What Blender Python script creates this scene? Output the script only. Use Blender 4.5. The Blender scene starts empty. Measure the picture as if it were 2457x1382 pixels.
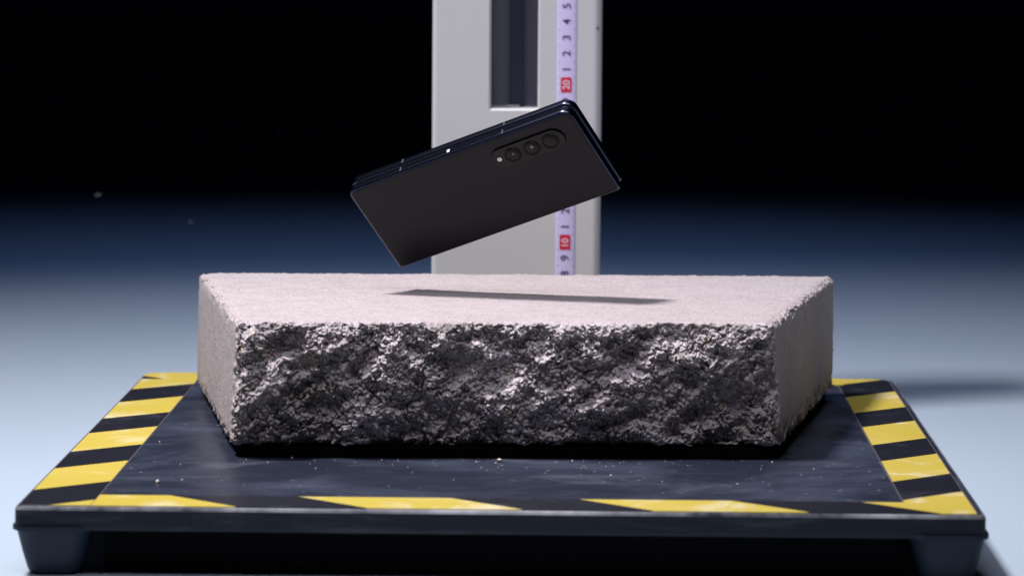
import bpy, bmesh, math, random
from mathutils import Vector, Matrix, noise
random.seed(7)
S = 0.01            # all builders below are written in centimetres
C = bpy.context.scene.collection
scn = bpy.context.scene

# ------------------------------------------------------------------ camera
cam_d = bpy.data.cameras.new('camera'); cam = bpy.data.objects.new('camera', cam_d); C.objects.link(cam)
scn.camera = cam
pitch, yaw, roll = .094, -.018, .007
f = Vector((math.sin(yaw)*math.cos(pitch), math.cos(yaw)*math.cos(pitch), -math.sin(pitch)))
r = Vector((math.cos(yaw), -math.sin(yaw), 0)); u = r.cross(f)
r2 = math.cos(roll)*r + math.sin(roll)*u; u2 = -math.sin(roll)*r + math.cos(roll)*u
m = Matrix((r2, u2, -f)).transposed().to_4x4()
m.translation = Vector((26.179, -175.553, 26.899))*S
cam.matrix_world = m
cam_d.sensor_width = 36; cam_d.lens = 9201.9/2457*36
cam_d.clip_start = .05; cam_d.clip_end = 100
cam_d.dof.use_dof = True; cam_d.dof.focus_distance = 2.02; cam_d.dof.aperture_fstop = 13

# ------------------------------------------------------------------ world and lamps
w = bpy.data.worlds.new('World'); scn.world = w; w.use_nodes = True
w.node_tree.nodes['Background'].inputs[0].default_value = (.25, .4, 1, 1)
w.node_tree.nodes['Background'].inputs[1].default_value = .0012
def area(name, loc, target, sx, sy, power, col, spread):
    l = bpy.data.lights.new(name, 'AREA'); l.shape = 'RECTANGLE'; l.size = sx*S; l.size_y = sy*S
    l.energy = power; l.color = col; l.spread = math.radians(spread)
    o = bpy.data.objects.new(name, l); C.objects.link(o); o.location = Vector(loc)*S
    o.rotation_euler = (Vector(target)-Vector(loc)).to_track_quat('-Z', 'Y').to_euler()
area('key_softbox', (-58, 6, 214), (15, 12, 0), 30, 30, 12.4, (1, .945, .96), 68)
area('front_softbox', (18, -44, 116), (21, 40, 7), 64, 46, 1.15, (.92, .90, 1), 60)
area('rear_blue_softbox', (20, 160, 150), (20, 125, 0), 60, 40, 1.15, (.26, .45, 1), 90)
scn.view_settings.view_transform = 'Standard'; scn.view_settings.look = 'None'
scn.view_settings.exposure = 0; scn.view_settings.gamma = 1
scn.cycles.max_bounces = 8

# ------------------------------------------------------------------ material helpers
def mat(name, col, rough=.5, metal=0, spec=.5):
    m = bpy.data.materials.new(name); m.use_nodes = True
    b = m.node_tree.nodes['Principled BSDF']
    b.inputs['Base Color'].default_value = (*col, 1); b.inputs['Roughness'].default_value = rough
    b.inputs['Metallic'].default_value = metal; b.inputs['Specular IOR Level'].default_value = spec
    return m
class N:
    def __init__(s, m): s.t = m.node_tree; s.b = s.t.nodes['Principled BSDF']
    def n(s, typ, **k):
        x = s.t.nodes.new(typ)
        for a, v in k.items():
            if a == 'i':
                for q, z in v.items():
                    if isinstance(z, bpy.types.NodeSocket): s.t.links.new(z, x.inputs[q])
                    else: x.inputs[q].default_value = z
            else: setattr(x, a, v)
        return x
    def link(s, a, b): s.t.links.new(a, b)
    def co(s): return s.n('ShaderNodeTexCoord').outputs['Object']
    def noise(s, sc, det=4, rough=.55, vec=None, dist=0):
        return s.n('ShaderNodeTexNoise', i={'Vector': vec or s.co(), 'Scale': sc, 'Detail': det, 'Roughness': rough, 'Distortion': dist}).outputs['Fac']
    def math(s, op, a, b=0, c=0, clamp=False): return s.n('ShaderNodeMath', operation=op, use_clamp=clamp, i={0: a, 1: b, 2: c}).outputs[0]
    def ramp(s, fac, stops):
        x = s.n('ShaderNodeValToRGB', i={'Fac': fac}); cr = x.color_ramp
        while len(cr.elements) < len(stops): cr.elements.new(.5)
        for e, (p, c) in zip(cr.elements, stops): e.position = p; e.color = (*c, 1) if len(c) == 3 else c
        return x.outputs['Color']
    def mix(s, fac, a, b, mode='MIX'):
        x = s.n('ShaderNodeMix', data_type='RGBA', blend_type=mode)
        for k, v in ((0, fac), (6, a), (7, b)):
            if isinstance(v, bpy.types.NodeSocket): s.t.links.new(v, x.inputs[k])
            else: x.inputs[k].default_value = v if k == 0 else (*v, 1)
        return x.outputs[2]
    def bump(s, h, strength, dist):
        x = s.n('ShaderNodeBump', i={'Height': h, 'Strength': strength, 'Distance': dist}); s.link(x.outputs[0], s.b.inputs['Normal']); return x
g = lambda v: (v, v, v)

# table : pale blue paper sheet
M_table = mat('pale_blue_sheet', (.46, .60, .80), .85, 0, .15); k = N(M_table)
k.link(k.ramp(k.noise(1.3, 3), [(.3, (.345, .425, .51)), (.75, (.375, .45, .53))]), k.b.inputs['Base Color'])

# black painted steel with scuffs
M_plate = mat('black_painted_steel', (.016, .018, .026), .3, 0, .5); k = N(M_plate)
co = k.co(); mp = k.n('ShaderNodeMapping', i={'Vector': co, 'Scale': (1, 1.1, 1)}).outputs[0]
n1 = k.noise(9, 6, .65, mp, .6); n2 = k.noise(60, 5, .6, co)
k.link(k.ramp(n1, [(.40, g(.30)), (.62, g(.52))]), k.b.inputs['Roughness'])
c1 = k.mix(k.ramp(n1, [(.45, g(0)), (.72, g(1))]), (.016, .021, .038), (.042, .054, .088))
sp = k.n('ShaderNodeTexVoronoi', i={'Vector': co, 'Scale': 110}).outputs['Distance']
dust = k.math('MULTIPLY', k.math('LESS_THAN', sp, .11), k.math('GREATER_THAN', n1, .49))
c2 = k.mix(dust, c1, (.16, .16, .19))
sc = k.noise(14, 8, .7, k.n('ShaderNodeMapping', i={'Vector': co, 'Scale': (.7, 1.5, 1), 'Rotation': (0, 0, .5)}).outputs[0], 1.2)
c3 = k.mix(k.ramp(sc, [(.55, g(0)), (.68, g(.7))]), c2, (.075, .083, .11))
k.link(c3, k.b.inputs['Base Color']); k.bump(n2, .12, .001)
# worn bright edge of the plate
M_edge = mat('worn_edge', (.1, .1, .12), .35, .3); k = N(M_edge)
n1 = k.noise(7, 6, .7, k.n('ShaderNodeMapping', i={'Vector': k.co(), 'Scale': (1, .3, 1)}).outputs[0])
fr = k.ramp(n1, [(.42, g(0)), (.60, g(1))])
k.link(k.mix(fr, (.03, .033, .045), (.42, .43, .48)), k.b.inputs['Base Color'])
M_side = mat('scuffed_black_side', (.012, .014, .022), .5, 0, .3); k = N(M_side)
co = k.co(); n1 = k.noise(10, 8, .75, k.n('ShaderNodeMapping', i={'Vector': co, 'Scale': (1, 1, 7)}).outputs[0], .5)
k.link(k.mix(k.ramp(n1, [(.52, g(0)), (.68, g(.8))]), (.006, .009, .017), (.05, .055, .07)), k.b.inputs['Base Color'])

def tape_mat(name, along_x, off, per=13.261, yel=7.19, slope=.98):
    m = mat(name, (.8, .6, .05), .38, 0, .4); k = N(m)
    co = k.co(); s = k.n('ShaderNodeSeparateXYZ', i={0: co})
    X = k.math('MULTIPLY', s.outputs[0], 100); Y = k.math('MULTIPLY', s.outputs[1], 100)
    v = k.math('ADD', X, k.math('MULTIPLY', Y, slope)) if along_x else k.math('SUBTRACT', Y, k.math('MULTIPLY', X, slope))
    t = k.math('FRACT', k.math('DIVIDE', k.math('SUBTRACT', v, off - 100*per), per))
    isy = k.math('LESS_THAN', t, yel/per)
    n1 = k.noise(25, 8, .7, co, .8); n2 = k.noise(6, 3, .6, co)
    ye = k.mix(k.ramp(n2, [(.3, g(0)), (.7, g(1))]), (.52, .41, .06), (.57, .455, .09))
    ye = k.mix(k.ramp(n1, [(.53, g(0)), (.66, g(.7))]), ye, (.70, .66, .48))
    n3 = k.noise(45, 7, .75, k.n('ShaderNodeMapping', i={'Vector': co, 'Scale': (.5, 2, 1), 'Rotation': (0, 0, .6)}).outputs[0])
    ye = k.mix(k.ramp(n3, [(.60, g(0)), (.70, g(.5))]), ye, (.36, .28, .09))
    bl = k.mix(k.ramp(n1, [(.55, g(0)), (.72, g(.8))]), (.010, .011, .018), (.055, .06, .075))
    k.link(k.mix(isy, bl, ye), k.b.inputs['Base Color'])
    k.bump(n1, .12, .0008)
    return m
M_thilite = mat('tape_edge_highlight', (.10, .10, .12), .3)  # bevel highlight of the side tapes, painted as a grey line
M_tL = tape_mat('hazard_tape_left', False, 4.86, slope=.935)
M_tR = tape_mat('hazard_tape_right', False, 13.869-45*.98, slope=.98)
M_tF = tape_mat('hazard_tape_front', True, 12.87+3.574*1.03, slope=1.03)
M_tB = tape_mat('hazard_tape_back', True, -2.0+53.4*1.03, slope=1.03)
M_rubber = mat('blue_black_rubber', (.008, .016, .030), .6, 0, .3)
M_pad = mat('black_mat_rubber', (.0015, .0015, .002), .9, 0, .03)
M_under = mat('under_shade_black', (.002, .002, .003), .8, 0, .08)

# concrete block
M_conc = mat('pale_concrete', (.5, .45, .46), .9, 0, .2); k = N(M_conc)
co = k.co()
fine = k.noise(900, 3, .7, co); mid = k.noise(220, 5, .7, co); big = k.noise(14, 4, .6, co)
base = k.mix(k.ramp(fine, [(.3, g(0)), (.7, g(1))]), (.28, .245, .255), (.58, .52, .533))
base = k.mix(k.ramp(big, [(.3, g(.0)), (.7, g(.5))]), base, (.48, .432, .447))
st = k.noise(75, 6, .7, co)
base = k.mix(k.ramp(st, [(.35, g(.55)), (.55, g(0))]), base, (.36, .32, .325))
pit = k.n('ShaderNodeTexVoronoi', i={'Vector': co, 'Scale': 420}).outputs['Distance']
base = k.mix(k.math('MULTIPLY', k.math('LESS_THAN', pit, .24), k.math('GREATER_THAN', mid, .53)), base, (.22, .19, .20))
at = k.n('ShaderNodeAttribute', attribute_name='split'); rf = at.outputs['Fac']
# broken aggregate : every grain its own tone
vor = k.n('ShaderNodeTexVoronoi', i={'Vector': co, 'Scale': 300, 'Randomness': 1})
cellv = k.n('ShaderNodeSeparateColor', i={0: vor.outputs['Color']}).outputs[0]
cell2 = k.n('ShaderNodeSeparateColor', i={0: vor.outputs['Color']}).outputs[1]
patch = k.noise(38, 5, .65, co, .5)
tone = k.math('ADD', k.math('MULTIPLY', cellv, .35), k.math('MULTIPLY', patch, 1.5))
ag = k.ramp(k.math('SUBTRACT', tone, .45), [(.0, (.13, .12, .11)), (.28, (.30, .275, .275)), (.46, (.43, .39, .41)), (.78, (.56, .51, .54)), (.97, (.76, .71, .73))])
ag = k.mix(k.math('GREATER_THAN', cell2, .988), ag, (.55, .48, .40))
k.link(k.mix(rf, base, ag), k.b.inputs['Base Color'])
hb = k.math('ADD', k.math('MULTIPLY', fine, .5), mid)
bp = k.bump(hb, .9, .0012)
M_red = mat('red_stone', (.25, .05, .035), .8)
M_fly = mat('flake_grey', (.16, .16, .18), .9)
M_chip = mat('chip_stone', (.62, .54, .50), .85)

# column
M_col = mat('grey_enamel', (.52, .53, .54), .42, 0, .35); k = N(M_col)
n1 = k.noise(5, 3, .5); k.link(k.ramp(n1, [(.3, (.55, .56, .59)), (.7, (.60, .605, .62))]), k.b.inputs['Base Color'])
M_liner = mat('slot_dark_grey', (.16, .17, .22), .5); M_rail = mat('slot_rail', (.025, .03, .06), .4)
M_tape = mat('lilac_tape', (.66, .61, .93), .45); M_ink = mat('tape_ink', (.05, .04, .12), .6); M_redink = mat('tape_red', (.62, .015, .05), .5)
M_tick = mat('tape_tick', (.36, .31, .58), .6); M_white = mat('tape_white_ink', (.85, .62, .74), .6); M_scuff = mat('dark_scuff', (.05, .05, .06), .8)

# phone
M_back = mat('matte_black_glass', (.0035, .0035, .008), .35, 0, .24); k = N(M_back)
k.link(k.ramp(k.noise(30, 4), [(.3, g(.30)), (.7, g(.36))]), k.b.inputs['Roughness'])
M_frame = mat('blue_black_metal', (.05, .058, .10), .27, 1); M_ant = mat('antenna_band', (.05, .055, .075), .5)
M_screen = mat('screen_edge', (.004, .004, .006), .2); M_isl = mat('camera_island', (.019, .018, .020), .42, 0, .2)
M_rim = mat('gloss_black_rim', (.001, .001, .0015), .2, 0, .15); M_lens = mat('lens_glass', (.002, .002, .003), .08, 0, .25)
M_glint = mat('lens_glint', (.20, .19, .22), .3, 0, .5); M_ring = mat('lens_ring', (.028, .028, .033), .3, .7); M_flash = mat('flash_diffuser', (.75, .74, .76), .5); M_btn = mat('button_metal', (.030, .036, .075), .3, 1)
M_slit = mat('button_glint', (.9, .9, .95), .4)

# ------------------------------------------------------------------ object helpers
def obj(name, verts, faces, mats, parent=None, mi=None, smooth=False):
    me = bpy.data.meshes.new(name); me.from_pydata([Vector(v)*S for v in verts], [], faces)
    for q in (mats if isinstance(mats, (list, tuple)) else [mats]): me.materials.append(q)
    if mi: me.polygons.foreach_set('material_index', mi)
    if smooth: me.polygons.foreach_set('use_smooth', [True]*len(me.polygons))
    me.update(); o = bpy.data.objects.new(name, me); C.objects.link(o)
    if parent: o.parent = parent
    return o
def bmobj(name, bm, mats, parent=None, smooth=False):
    bmesh.ops.recalc_face_normals(bm, faces=bm.faces)
    me = bpy.data.meshes.new(name); bm.to_mesh(me); bm.free()
    me.transform(Matrix.Scale(S, 4))
    for q in (mats if isinstance(mats, (list, tuple)) else [mats]): me.materials.append(q)
    if smooth: me.polygons.foreach_set('use_smooth', [True]*len(me.polygons))
    o = bpy.data.objects.new(name, me); C.objects.link(o)
    if parent: o.parent = parent
    return o
def empty(name, loc=(0, 0, 0)):
    o = bpy.data.objects.new(name, None); C.objects.link(o); o.location = Vector(loc)*S; o.empty_display_size = .02
    return o
def tag(o, label, cat, group=None):
    o['label'] = label; o['category'] = cat
    if group: o['group'] = group
    return o
def box(name, a, b, mats, parent=None, bevel=0, seg=2):
    bm = bmesh.new(); bmesh.ops.create_cube(bm, size=1)
    for v in bm.verts: v.co = Vector([(a[i]+b[i])/2 + v.co[i]*(b[i]-a[i]) for i in range(3)])
    if bevel: bmesh.ops.bevel(bm, geom=bm.edges[:], offset=bevel, segments=seg, affect='EDGES')
    return bmobj(name, bm, mats, parent)
def rrect(x0, x1, y0, y1, rad, seg=7):
    """rounded rectangle outline, rad = (x0y0, x1y0, x1y1, x0y1)"""
    pts = []
    for (cx, cy, sx, sy, a0, q) in ((x0, y0, 1, 1, math.pi, rad[0]), (x1, y0, -1, 1, 1.5*math.pi, rad[1]), (x1, y1, -1, -1, 0, rad[2]), (x0, y1, 1, -1, .5*math.pi, rad[3])):
        for i in range(seg+1):
            a = a0 + .5*math.pi*i/seg
            pts.append((cx + sx*q + q*math.cos(a), cy + sy*q + q*math.sin(a)))
    return pts
def loft(name, rings, mats, parent=None, smooth=False, cap=True, mifun=None):
    n = len(rings[0]); V = [p for q in rings for p in q]; F = []; MI = []
    for i in range(len(rings)-1):
        for j in range(n):
            F.append((i*n+j, i*n+(j+1) % n, (i+1)*n+(j+1) % n, (i+1)*n+j)); MI.append(mifun(i) if mifun else 0)
    if cap:
        F.append(tuple(range(n-1, -1, -1))); MI.append(mifun(-1) if mifun else 0)
        F.append(tuple((len(rings)-1)*n+j for j in range(n))); MI.append(mifun(len(rings)-1) if mifun else 0)
    o = obj(name, V, F, mats, parent, MI, False)
    if smooth:
        for p in o.data.polygons: p.use_smooth = len(p.vertices) == 4
    bm = bmesh.new(); bm.from_mesh(o.data); bmesh.ops.recalc_face_normals(bm, faces=bm.faces); bm.to_mesh(o.data); bm.free()
    return o

# ------------------------------------------------------------------ the setting : one pale sheet
TZ = -3.3
V = []; F = []
nx, ny = 24, 24
for j in range(ny+1):
    for i in range(nx+1): V.append((-900+1850*i/nx, -260+1500*j/ny, TZ))
for j in range(ny):
    for i in range(nx): F.append((j*(nx+1)+i, j*(nx+1)+i+1, (j+1)*(nx+1)+i+1, (j+1)*(nx+1)+i))
tb = obj('tabletop', V, F, M_table); tb['kind'] = 'structure'

# ------------------------------------------------------------------ the steel platform
W, D, TW = 45.0, 53.39, 3.574
pf = tag(empty('test_platform', (22.5, 26.7, TZ)), 'black steel base plate edged with yellow and black hazard tape on four rubber feet', 'platform')
off = Vector((22.5, 26.7, TZ))
def child(o, par, shift):
    o.parent = par; o.location = -Vector(shift)*S; return o
def ring(ins, z): return [(x, y, z) for x, y in rrect(ins, W-ins, ins, D-ins, (.35, .35, 1.1, 1.1), 5)]
plate = loft('plate', [ring(.25, -1.16), ring(.02, -1.10), ring(0, -.95), ring(0, -.17), ring(.05, -.05), ring(.17, 0)], [M_plate, M_edge, M_side], None, False, True,
             lambda i: {-1: 2, 0: 2, 1: 2, 2: 2, 3: 1, 4: 1, 5: 0}[i])
child(plate, pf, off)
def tape(x0, x1, y0, y1, z, m, rad=(.1, .1, .1, .1)):
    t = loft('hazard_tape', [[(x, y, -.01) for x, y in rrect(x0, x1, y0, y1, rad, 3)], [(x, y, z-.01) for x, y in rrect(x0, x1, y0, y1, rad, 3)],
                             [(x, y, z) for x, y in rrect(x0+.07, x1-.07, y0+.07, y1-.07, rad, 3)]], [m, M_thilite], None, False, True, lambda i: 1 if i == 1 and z < .05 else 0)
    child(t, pf, off); return t
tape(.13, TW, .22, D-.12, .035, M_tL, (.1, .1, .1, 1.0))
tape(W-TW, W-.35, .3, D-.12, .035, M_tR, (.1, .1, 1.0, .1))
tape(TW-.02, W-.42, .19, TW, .060, M_tF)
tape(.15, W-3.2, D-TW+.2, D-.14, .060, M_tB, (.1, .1, .1, 1.0))
# feet : tapered rubber boots with a flange
def foot(cx, cy):
    rings = []
    for z, h, rr in ((-.98, 1.74, .5), (-.92, 1.86, .55), (-1.12, 1.86, .55), (-1.20, 1.72, .6), (-1.26, 1.70, .7), (-2.2, 1.50, .7), (-3.05, 1.28, .65), (TZ+.12, 1.20, .6), (TZ+.005, 1.05, .5)):
        rings.append([(cx+x, cy+y, z) for x, y in rrect(-h, h, -h, h, (rr*1.35,)*4, 7)])
    t = loft('foot', rings[2:], M_rubber, None, True); child(t, pf, off)
    fl = loft('flange', [rings[0], rings[1], rings[2]], M_rubber, None); child(fl, pf, off)
for cx in (1.72, W-1.68):
    for cy in (1.72, D-1.8): foot(cx, cy)
child(box('under_shade_box', (3.95, 1.6, TZ+.03), (W-3.9, D-3.8, -1.165), M_under, None, .1), pf, off)  # added black box that keeps the shade under the plate dark

# ------------------------------------------------------------------ the split-face concrete block
BW, BD, BH = 30.0, 28.0, 6.39
cor = {(0, 0, 0): (8.5, 17.0), (1, 0, 0): (36.5, 18.6), (0, 1, 0): (4.05, 43.9), (1, 1, 0): (40.75, 43.6),
       (0, 0, 1): (8.8, 16.6), (1, 0, 1): (36.05, 18.2), (0, 1, 1): (4.15, 44.2), (1, 1, 1): (40.8, 45.2)}
BZ = .56           # the block stands on a thin rubber mat
RV = Vector((.42, .40, .22))
def tri(p):
    a, b, c = p[0]/BW, p[1]/BD, p[2]/BH; x = y = 0
    for (i, j, l), (cx, cy) in cor.items():
        q = (a if i else 1-a)*(b if j else 1-b)*(c if l else 1-c); x += q*cx; y += q*cy
    return Vector((x, y, p[2]+BZ))
def sstep(a, b, x):
    t = min(1, max(0, (x-a)/(b-a))); return t*t*(3-2*t)
def hsh(v): return (math.sin(v[0]*12.9898+v[1]*78.233+v[2]*37.719)*43758.5453) % 1.0
def block_point(p):
    inner = Vector([min(max(p[i], RV[i]), d-RV[i]) for i, d in enumerate((BW, BD, BH))])
    q = Vector([(p[i]-inner[i])/RV[i] for i in range(3)]); q.normalize()
    b = inner + Vector([RV[i]*q[i] for i in range(3)])
    P = tri(b)
    wf = sstep(.15, .75, -q.y)
    # crumbly arrises: closeness to any long edge
    ex = min(b.x, BW-b.x); ey = min(b.y, BD-b.y); ez = min(b.z, BH-b.z)
    s = sorted((ex, ey, ez)); edge = 1 - sstep(.0, .65, s[1])
    P += q*(noise.noise(P*6)*.022 + noise.noise(P*14)*.012 + noise.noise(P*.35)*.03)
    if edge > 0:
        d, pts = noise.voronoi(P*3.6)
        P -= q*edge*(.03+.62*max(0, hsh(pts[0])-.45)) ; P += noise.noise_vector(P*5)*.12*edge
    if wf > 0:
        v = P.copy()
        jit = noise.noise_vector(v*1.3)*.35
        al = v.x*.80+v.z*.60; ac = v.z*.80-v.x*.60
        big = noise.noise(Vector((al*.24+3, ac*.36, 2.2)))*1.25 + noise.noise(Vector((v.x*.72, v.z*.8+5, 4.4)))*.70
        ridge = 1-abs(noise.noise(Vector((al*.45, ac*.9, 7.7))))*2
        med = noise.noise(v*1.05+jit)*.55 + noise.noise(v*2.3)*.26
        d1, p1 = noise.voronoi(v*1.7+jit*.6); d2, p2 = noise.voronoi(v*5.0+jit)
        c1 = (hsh(p1[0])-.5)*.34 - .10*(1-sstep(0, .22, d1[1]-d1[0]))
        c2 = (hsh(p2[0])-.5)*.20 + .13*(1-d2[0]) - .07*(1-sstep(0, .2, d2[1]-d2[0]))
        h = big*.95 + (ridge-.6)*.40 + med*.8 + c1*1.1 + c2*1.55 + noise.noise(v*9)*.16 + noise.noise(v*18)*.05
        top = sstep(0, .9, BH-b.z); side = sstep(0, .8, ex)
        amp = .35+.65*top*side
        h = h*amp + .05
        h = 1.25*math.tanh(h/1.25)
        P.y -= wf*h
        P.x += wf*noise.noise(v*4+Vector((9, 0, 0)))*.09; P.z += wf*top*noise.noise(v*4+Vector((0, 9, 0)))*.10
    P.y += .35*(1-sstep(.05, .45, b.z))*(1-sstep(.5, 4, b.y))*sstep(.1, 1.1, ex)
    if b.x > BW-1 and b.z < 1.3:
        P.x -= max(0, noise.noise(P*1.9)+.25*noise.noise(P*5)+.12)*1.5*(1-sstep(.15, 1.2, b.z))*(1-sstep(.3, .9, BW-b.x))
    P.z = max(P.z, BZ)
    return P, wf
V = []; F = []; WT = []
def gridface(fn, nu, nv):
    o = len(V)
    for j in range(nv+1):
        for i in range(nu+1):
            P, w_ = block_point(fn(i/nu, j/nv)); V.append(P); WT.append(w_)
    for j in range(nv):
        for i in range(nu):
            a = o+j*(nu+1)+i; F.append((a, a+1, a+nu+2, a+nu+1))
gridface(lambda s, t: (s*BW, 0, t*BH), 640, 150)
gridface(lambda s, t: (s*BW, t*BD, BH), 330, 230)
gridface(lambda s, t: (0, (1-s)*BD, t*BH), 260, 70)
gridface(lambda s, t: (BW, s*BD, t*BH), 260, 70)
gridface(lambda s, t: ((1-s)*BW, BD, t*BH), 150, 30)
gridface(lambda s, t: (s*BW, (1-t)*BD, 0), 120, 100)
blk = tag(empty('concrete_block', (22.4, 31, BZ)), 'thick pale concrete block with a rough split front face standing on the platform', 'block')
bo = obj('block_body', V, F, M_conc, None, None, True)
at = bo.data.attributes.new('split', 'FLOAT', 'POINT'); at.data.foreach_set('value', WT)
bm = bmesh.new(); bm.from_mesh(bo.data); bmesh.ops.remove_doubles(bm, verts=bm.verts[:], dist=1e-6); bm.to_mesh(bo.data); bm.free()
child(bo, blk, (22.4, 31, BZ))
def chip_bm(sz, seed, flat=.7):
    rn = random.Random(seed); bm = bmesh.new(); bmesh.ops.create_icosphere(bm, subdivisions=1, radius=1)
    for v in bm.verts: v.co = Vector((v.co.x*sz, v.co.y*sz*.8, v.co.z*sz*flat))*rn.uniform(.65, 1.25)
    return bm
P, _ = block_point(Vector((30*.066, 0, BH*.74)))
rs = bmobj('red_stone', chip_bm(.17, 4), M_red); rs.parent = blk; rs.location = (P-Vector((22.4, 31, BZ))+Vector((0, .02, 0)))*S

# thin black rubber mat between block and plate
def rpoly(pts, rad, seg=7):
    out = []
    for i, p in enumerate(pts):
        p = Vector(p); a = (Vector(pts[i-1])-p).normalized(); b = (Vector(pts[(i+1) % len(pts)])-p).normalized()
        A = p+a*rad; B = p+b*rad
        for k_ in range(seg+1):
            t = k_/seg; out.append((A*(1-t)**2 + p*2*t*(1-t) + B*t*t))
    return out
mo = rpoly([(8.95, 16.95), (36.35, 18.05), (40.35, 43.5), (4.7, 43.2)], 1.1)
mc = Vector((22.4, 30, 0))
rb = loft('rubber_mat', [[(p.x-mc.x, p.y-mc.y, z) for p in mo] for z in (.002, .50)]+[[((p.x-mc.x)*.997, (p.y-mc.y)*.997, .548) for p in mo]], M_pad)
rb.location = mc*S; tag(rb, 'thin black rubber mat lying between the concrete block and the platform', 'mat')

# ------------------------------------------------------------------ the column with its slot
CY = 56.5
x0, x1, sx0, sx1, sz, top, dep, ch, c = 17.088, 27.342, 20.644, 23.471, 15.906, 58.0, 5.5, 4.2, .13
cl = tag(empty('slotted_column', (22.15, CY+dep/2, TZ)), 'grey enamelled metal column with a dark vertical slot standing behind the platform', 'column')
V = []; F = []; MI = []
def quad(a, b, c_, d, mi=0):
    o = len(V); V.extend((a, b, c_, d)); F.append((o, o+1, o+2, o+3)); MI.append(mi)
lr, rr = .30, .50
quad((x0+lr, CY, TZ), (sx0-c, CY, TZ), (sx0-c, CY, top), (x0+lr, CY, top))
quad((sx1+c, CY, TZ), (x1-rr, CY, TZ), (x1-rr, CY, top), (sx1+c, CY, top))
quad((sx0-c, CY, TZ), (sx1+c, CY, TZ), (sx1+c, CY, sz-c), (sx0-c, CY, sz-c))
quad((sx0-c, CY, sz-c), (sx1+c, CY, sz-c), (sx1, CY+c, sz), (sx0, CY+c, sz))
quad((sx0-c, CY, sz-c), (sx0, CY+c, sz), (sx0, CY+c, top), (sx0-c, CY, top))
quad((sx1, CY+c, sz), (sx1+c, CY, sz-c), (sx1+c, CY, top), (sx1, CY+c, top))
quad((sx0, CY+c, sz), (sx1, CY+c, sz), (sx1, CY+ch, sz), (sx0, CY+ch, sz))
quad((sx0, CY+c, sz), (sx0, CY+ch, sz), (sx0, CY+ch, top), (sx0, CY+c, top), 1)
quad((sx1, CY+ch, sz), (sx1, CY+c, sz), (sx1, CY+c, top), (sx1, CY+ch, top), 1)
quad((sx0, CY+ch, sz), (sx1, CY+ch, sz), (sx1, CY+ch, top), (sx0, CY+ch, top), 1)
for (cx, rad, a0, sg) in ((x0+lr, lr, 0, -1), (x1-rr, rr, 0, 1)):
    pr = None
    for i in range(7):
        a = .5*math.pi*i/6; q = (cx+sg*rad*math.sin(a), CY+rad-rad*math.cos(a))
        if pr: quad((pr[0], pr[1], TZ), (q[0], q[1], TZ), (q[0], q[1], top), (pr[0], pr[1], top))
        pr = q
quad((x0, CY+lr, TZ), (x0, CY+dep, TZ), (x0, CY+dep, top), (x0, CY+lr, top))
quad((x1, CY+rr, TZ), (x1, CY+dep, TZ), (x1, CY+dep, top), (x1, CY+rr, top))
quad((x0, CY+dep, TZ), (x1, CY+dep, TZ), (x1, CY+dep, top), (x0, CY+dep, top))
quad((x0, CY+ch+.1, top), (x1, CY+ch+.1, top), (x1, CY+dep, top), (x0, CY+dep, top))
o = obj('post', V, F, [M_col, M_liner], None, MI); child(o, cl, (22.15, CY+dep/2, TZ))
child(box('guide_rail', (21.708, CY+2.4, sz+.02), (22.575, CY+ch-.01, top-1), M_rail, None, .08), cl, (22.15, CY+dep/2, TZ))
child(box('rail_stop', (21.57, CY+1.9, sz+.01), (22.358, CY+2.38, sz+.12), M_col, None, .03), cl, (22.15, CY+dep/2, TZ))
child(box('scuff_mark', (26.988, CY-.012, 20.714), (27.126, CY+.01, 20.871), M_scuff, None, .004), cl, (22.15, CY+dep/2, TZ))

# tape measure fixed to the column
tc = 25.215; hw = .58
tm = tag(empty('tape_measure', (tc, CY, TZ)), 'lilac measuring tape with black digits and red tens fixed upright on the grey column', 'tape measure')
to = (tc, CY, TZ)
prof = [(-hw, -.005), (-hw, -.03)] + [(hw*math.sin(-math.pi/2*.9+math.pi*.9*i/10)/math.sin(math.pi/2*.9), -.03-.075*math.cos(math.pi*.5*(-1+2*i/10))) for i in range(11)] + [(hw, -.03), (hw, -.005)]
band = loft('tape_band', [[(tc+x, CY+y, TZ+.02) for x, y in prof], [(tc+x, CY+y, 50) for x, y in prof]], M_tape); child(band, tm, to)
def text_mesh(body, size):
    cu = bpy.data.curves.new('t', 'FONT'); cu.body = body; cu.size = size*S; cu.extrude = .004*S; cu.align_x = 'CENTER'; cu.align_y = 'CENTER'
    cu.offset = .010*S
    ob = bpy.data.objects.new('t', cu); C.objects.link(ob); bpy.context.view_layer.update()
    me = bpy.data.meshes.new_from_object(ob.evaluated_get(bpy.context.evaluated_depsgraph_get()))
    bpy.data.objects.remove(ob)
    return me
zero = 17.364 - 20*.952
cache = {}
def digit(body, z, size, m, y=-.115):
    if (body, m.name) not in cache:
        me = text_mesh(body, size)
        xs = [v.co.x for v in me.vertices]; ys = [v.co.y for v in me.vertices]
        me.transform(Matrix.Translation((-(min(xs)+max(xs))/2, -(min(ys)+max(ys))/2, 0)))
        me.materials.clear(); me.materials.append(m); cache[(body, m.name)] = me
    o = bpy.data.objects.new('digit', cache[(body, m.name)]); C.objects.link(o)
    # local +Z towards the camera, reading upwards (turned a quarter left)
    o.rotation_euler = Matrix(((0, -1, 0), (0, 0, -1), (1, 0, 0))).to_euler()
    o.parent = tm; o.location = (Vector((tc-.02, CY+y, z))-Vector(to))*S
    return o
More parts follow.
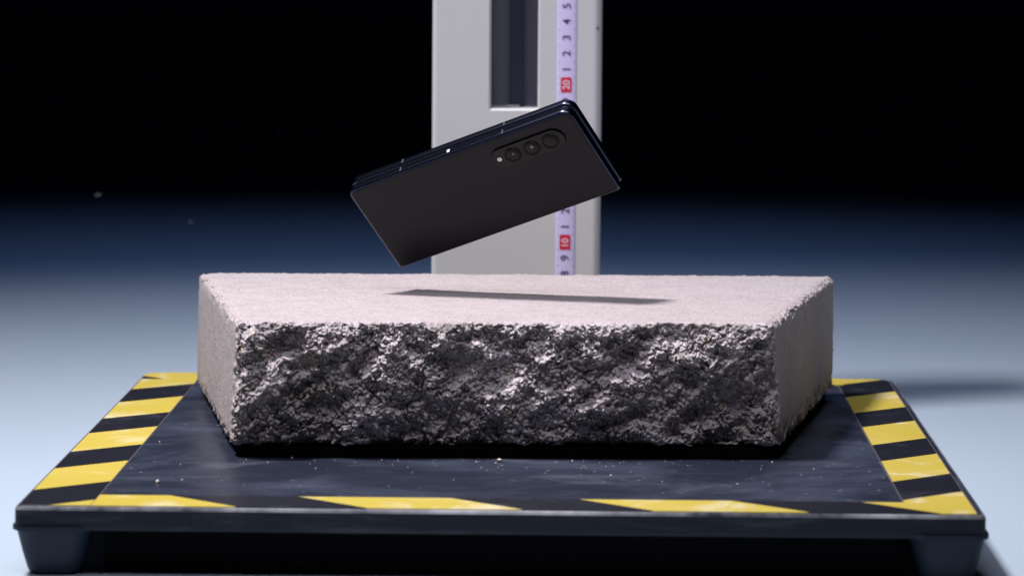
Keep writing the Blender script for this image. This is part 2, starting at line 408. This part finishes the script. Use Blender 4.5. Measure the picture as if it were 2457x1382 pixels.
for n in range(4, 28):
    z = zero + n*.952
    if n % 10 == 0:
        bx = loft('red_mark', [[(tc-.02+a, CY-.098, z+b) for a, b in rrect(-.33, .33, -.46, .46, (.1,)*4, 4)], [(tc-.02+a, CY-.112, z+b) for a, b in rrect(-.33, .33, -.46, .46, (.1,)*4, 4)]], M_redink)
        child(bx, tm, to); digit(str(n), z, .58, M_white, -.118)
    else: digit(str(n % 10), z, .68, M_ink)
V = []; F = []
for n in range(8, 56):
    z = zero + (n*.5)*.952
    for sg in (-1, 1):
        xa = tc+sg*.40; xb = tc+sg*(.52 if n % 2 else .48); q = len(V)
        if xa > xb: xa, xb = xb, xa
        V += [(xa, CY-.102, z-.02), (xb, CY-.082, z-.02), (xb, CY-.082, z+.02), (xa, CY-.102, z+.02)]; F.append((q, q+1, q+2, q+3))
tk = obj('tick_marks', V, F, M_tick); child(tk, tm, to)

# ------------------------------------------------------------------ the falling phone
L, H_, T = 13.88, 5.88, 1.31
ph = tag(empty('folding_phone'), 'closed dark folding phone with three rear cameras tilted in mid air above the block', 'phone')
R3 = Matrix(((.868, .119, -.482), (-.358, .823, -.441), (.344, .555, .757)))
org = Vector((13.437, 34.5, 12.372)); org = Vector((26.179, -175.553, 26.899)) + (org-Vector((26.179, -175.553, 26.899)))*((30.8+175.553)/(34.5+175.553))
PS = (30.8+175.553)/(34.5+175.553)
q3 = R3.to_quaternion(); q3.normalize(); R3 = q3.to_matrix()
mw = R3.to_4x4(); mw.translation = org*S; ph.matrix_world = mw @ Matrix.Scale(PS, 4)
def half(y0, y1, back):
    hs = []
    prof = [(0, .16), (.02, .09), (.07, .03), (.14, 0), (y1-y0-.14, 0), (y1-y0-.07, .03), (y1-y0-.02, .09), (y1-y0, .16)]
    for t_, ins in prof:
        hs.append([(x, y0+t_, z) for x, z in rrect(ins-.2, L-ins, -H_+ins, -ins, (.22, .22, .62, .50), 8)])
    fr = loft('frame', hs, M_frame, ph, True)
    if back:
        a = [(x, y0+.01, z) for x, z in rrect(-.10, L-.10, -H_+.06, -.10, (.18, .18, .55, .45), 8)]
        b = [(x, y0-.022, z) for x, z in rrect(-.05, L-.15, -H_+.10, -.15, (.16, .16, .52, .42), 8)]
        c_ = [(x, y0-.034, z) for x, z in rrect(.04, L-.24, -H_+.18, -.24, (.14, .14, .48, .36), 8)]
        loft('back_glass', [a, b, c_], M_back, ph)
    for xa in (3.18, 9.62):
        t_ = loft('antenna_band', [[(xx, y0+a, b) for a, b in ((.13, .006), (y1-y0-.13, .006), (y1-y0-.13, -.1), (.13, -.1))] for xx in (xa, xa+.09)], M_ant, ph)
    return fr
half(0, .58, True)
half(.73, T, False)
loft('display_panel', [[(x, yy, z) for x, z in rrect(.1, L-.1, -H_+.1, -.12, (.2, .2, .55, .45), 6)] for yy in (.57, .74)], M_screen, ph)
loft('hinge_spine', [[(xx, .655+.5*math.cos(a), -H_+.12-.26*math.sin(a)) for a in [math.pi*i/12 for i in range(13)]] for xx in (.25, L-.25)], M_frame, ph, True)
# power key, its bright end and the volume key, all on the long upper side
loft('power_key', [[(x, y, zz) for x, y in rrect(6.38, 7.66, .17, .42, (.1,)*4, 4)] for zz in (-.01, .028)], M_btn, ph)
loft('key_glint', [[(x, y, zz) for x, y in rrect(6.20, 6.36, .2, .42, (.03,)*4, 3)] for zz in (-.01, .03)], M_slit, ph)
loft('volume_key', [[(x, y, zz) for x, y in rrect(7.95, 9.35, .17, .42, (.1,)*4, 4)] for zz in (-.01, .035)], M_frame, ph)
def disc(name, cx, cz, rings, m, parent=ph, n=32, smooth=True):
    return loft(name, [[(cx+rad*math.cos(2*math.pi*i/n), y, cz+rad*math.sin(2*math.pi*i/n)) for i in range(n)] for y, rad in rings], m, parent, smooth)
isl = loft('camera_island', [[(x, yy, z) for x, z in rrect(8.38+i, 12.86-i, -2.08+i, -.66-i, (.70-i,)*4, 10)] for yy, i in ((-.02, 0), (-.095, .015), (-.135, .06))], [M_rim, M_isl], ph, False, True, lambda i: 1 if i in (2,) else 0)
for lx, gl in ((9.66, .8), (10.82, 1.2), (11.98, 0)):
    le = disc('camera_lens', lx, -1.37, [(-.12, .47), (-.175, .465), (-.19, .43), (-.165, .40)], M_rim)
    if gl: disc('lens_glint', lx+.06, -1.27, [(-.185, .085*gl), (-.215, .07*gl), (-.23, .02*gl)], M_glint, le, 16)  # glint painted as a grey dab above the lens centre
    dg = disc('lens_glass', lx, -1.37, [(-.15, .36), (-.172, .34), (-.186, .26), (-.192, .14), (-.194, .03)], M_lens, le)
disc('flash', 8.82, -1.35, [(-.12, .14), (-.142, .13), (-.150, .08)], M_flash, ph, 20)

# ------------------------------------------------------------------ crumbs of concrete
spots = [(5.8, 7.87, .13, 'pale round concrete crumb near the front left corner of the platform'),
         (6.9, 8.75, .07, 'tiny pale crumb just right of the round crumb at the front left of the platform'),
         (22.15, 16.2, .16, 'largest pale crumb lying just in front of the middle of the block'),
         (4.3, 22.4, .06, 'tiny crumb on the plate beside the inner edge of the left hazard tape'),
         (27.75, 11.5, .08, 'small white crumb on bare plate in front of the right half of the block'),
         (33.85, 9.0, .07, 'small white crumb near the right front of the plate, above the third yellow stripe'),
         (37.9, 14.6, .06, 'faint tiny crumb between the right front corner of the block and the hazard tape'),
         (11.6, 17.0, .06, 'tiny crumb in front of the left end of the rough block face'),
         (16.2, 16.4, .05, 'tiny speck in front of the block, between its left end and the largest crumb')]
for i, (x, y, sz_, lb) in enumerate(spots):
    o = bmobj('stone_chip', chip_bm(sz_, i+10), M_chip); o.location = Vector((x, y, sz_*.55))*S; o.rotation_euler = (0, 0, i)
    tag(o, lb, 'stone chip', 'concrete crumbs scattered on the platform')
V = []; F = []; rn = random.Random(5)
for i in range(85):
    if i < 60:
        t = rn.random(); x = 9+27*t; y = 16.6+1.1*t - abs(rn.gauss(0, 1.6)) - .1
    else: x, y = rn.uniform(4, 41), rn.uniform(4.2, 17)
    a = rn.uniform(.014, .036)*(1.6 if rn.random() < .08 else 1); o_ = len(V); ph0 = rn.uniform(0, 6)
    V += [(x+a*math.cos(ph0+q*2.094)*rn.uniform(.7, 1.3), y+a*math.sin(ph0+q*2.094), .004) for q in range(3)] + [(x, y, a*1.2)]
    F += [(o_, o_+1, o_+3), (o_+1, o_+2, o_+3), (o_+2, o_, o_+3)]
gr = obj('concrete_dust', V, F, M_chip); gr['kind'] = 'stuff'; gr['label'] = 'fine pale concrete dust sprinkled on the black plate in front of the block'; gr['category'] = 'dust'
fly = [(235, 468, .12, 46, 'long pale flake flying in the dark air at the far left'), (457, 533, .08, 44, 'small pale flake flying above the left end of the block'),
       (1476, 552, .035, 30, 'tiny bright speck flying just right of the column and below the phone'), (808, 490, .035, 34, 'tiny speck flying just left of the lower left phone corner'),
       (670, 318, .04, 40, 'faint speck flying high in the black area left of the column'), (880, 572, .04, 34, 'faint speck flying below the lower left edge of the phone')]
for i, (px, py, sz_, Y, lb) in enumerate(fly):
    d = (px-1228.5)/9201.9*r2 - (py-691)/9201.9*u2 + f
    cp = Vector((26.179, -175.553, 26.899)); Y -= 62; P = cp + d*((Y-cp.y)/d.y)
    o = bmobj('flying_chip', chip_bm(sz_*.75, i+40, .35), M_fly); o.location = P*S; o.rotation_euler = (.4, -.3+i, .2)
    if sz_ > .07: o.scale = (1.6, .6, .7); o.rotation_euler = (.3, -.35 if i == 0 else .45, 0)
    tag(o, lb, 'stone chip', 'stone flakes flying in the air')
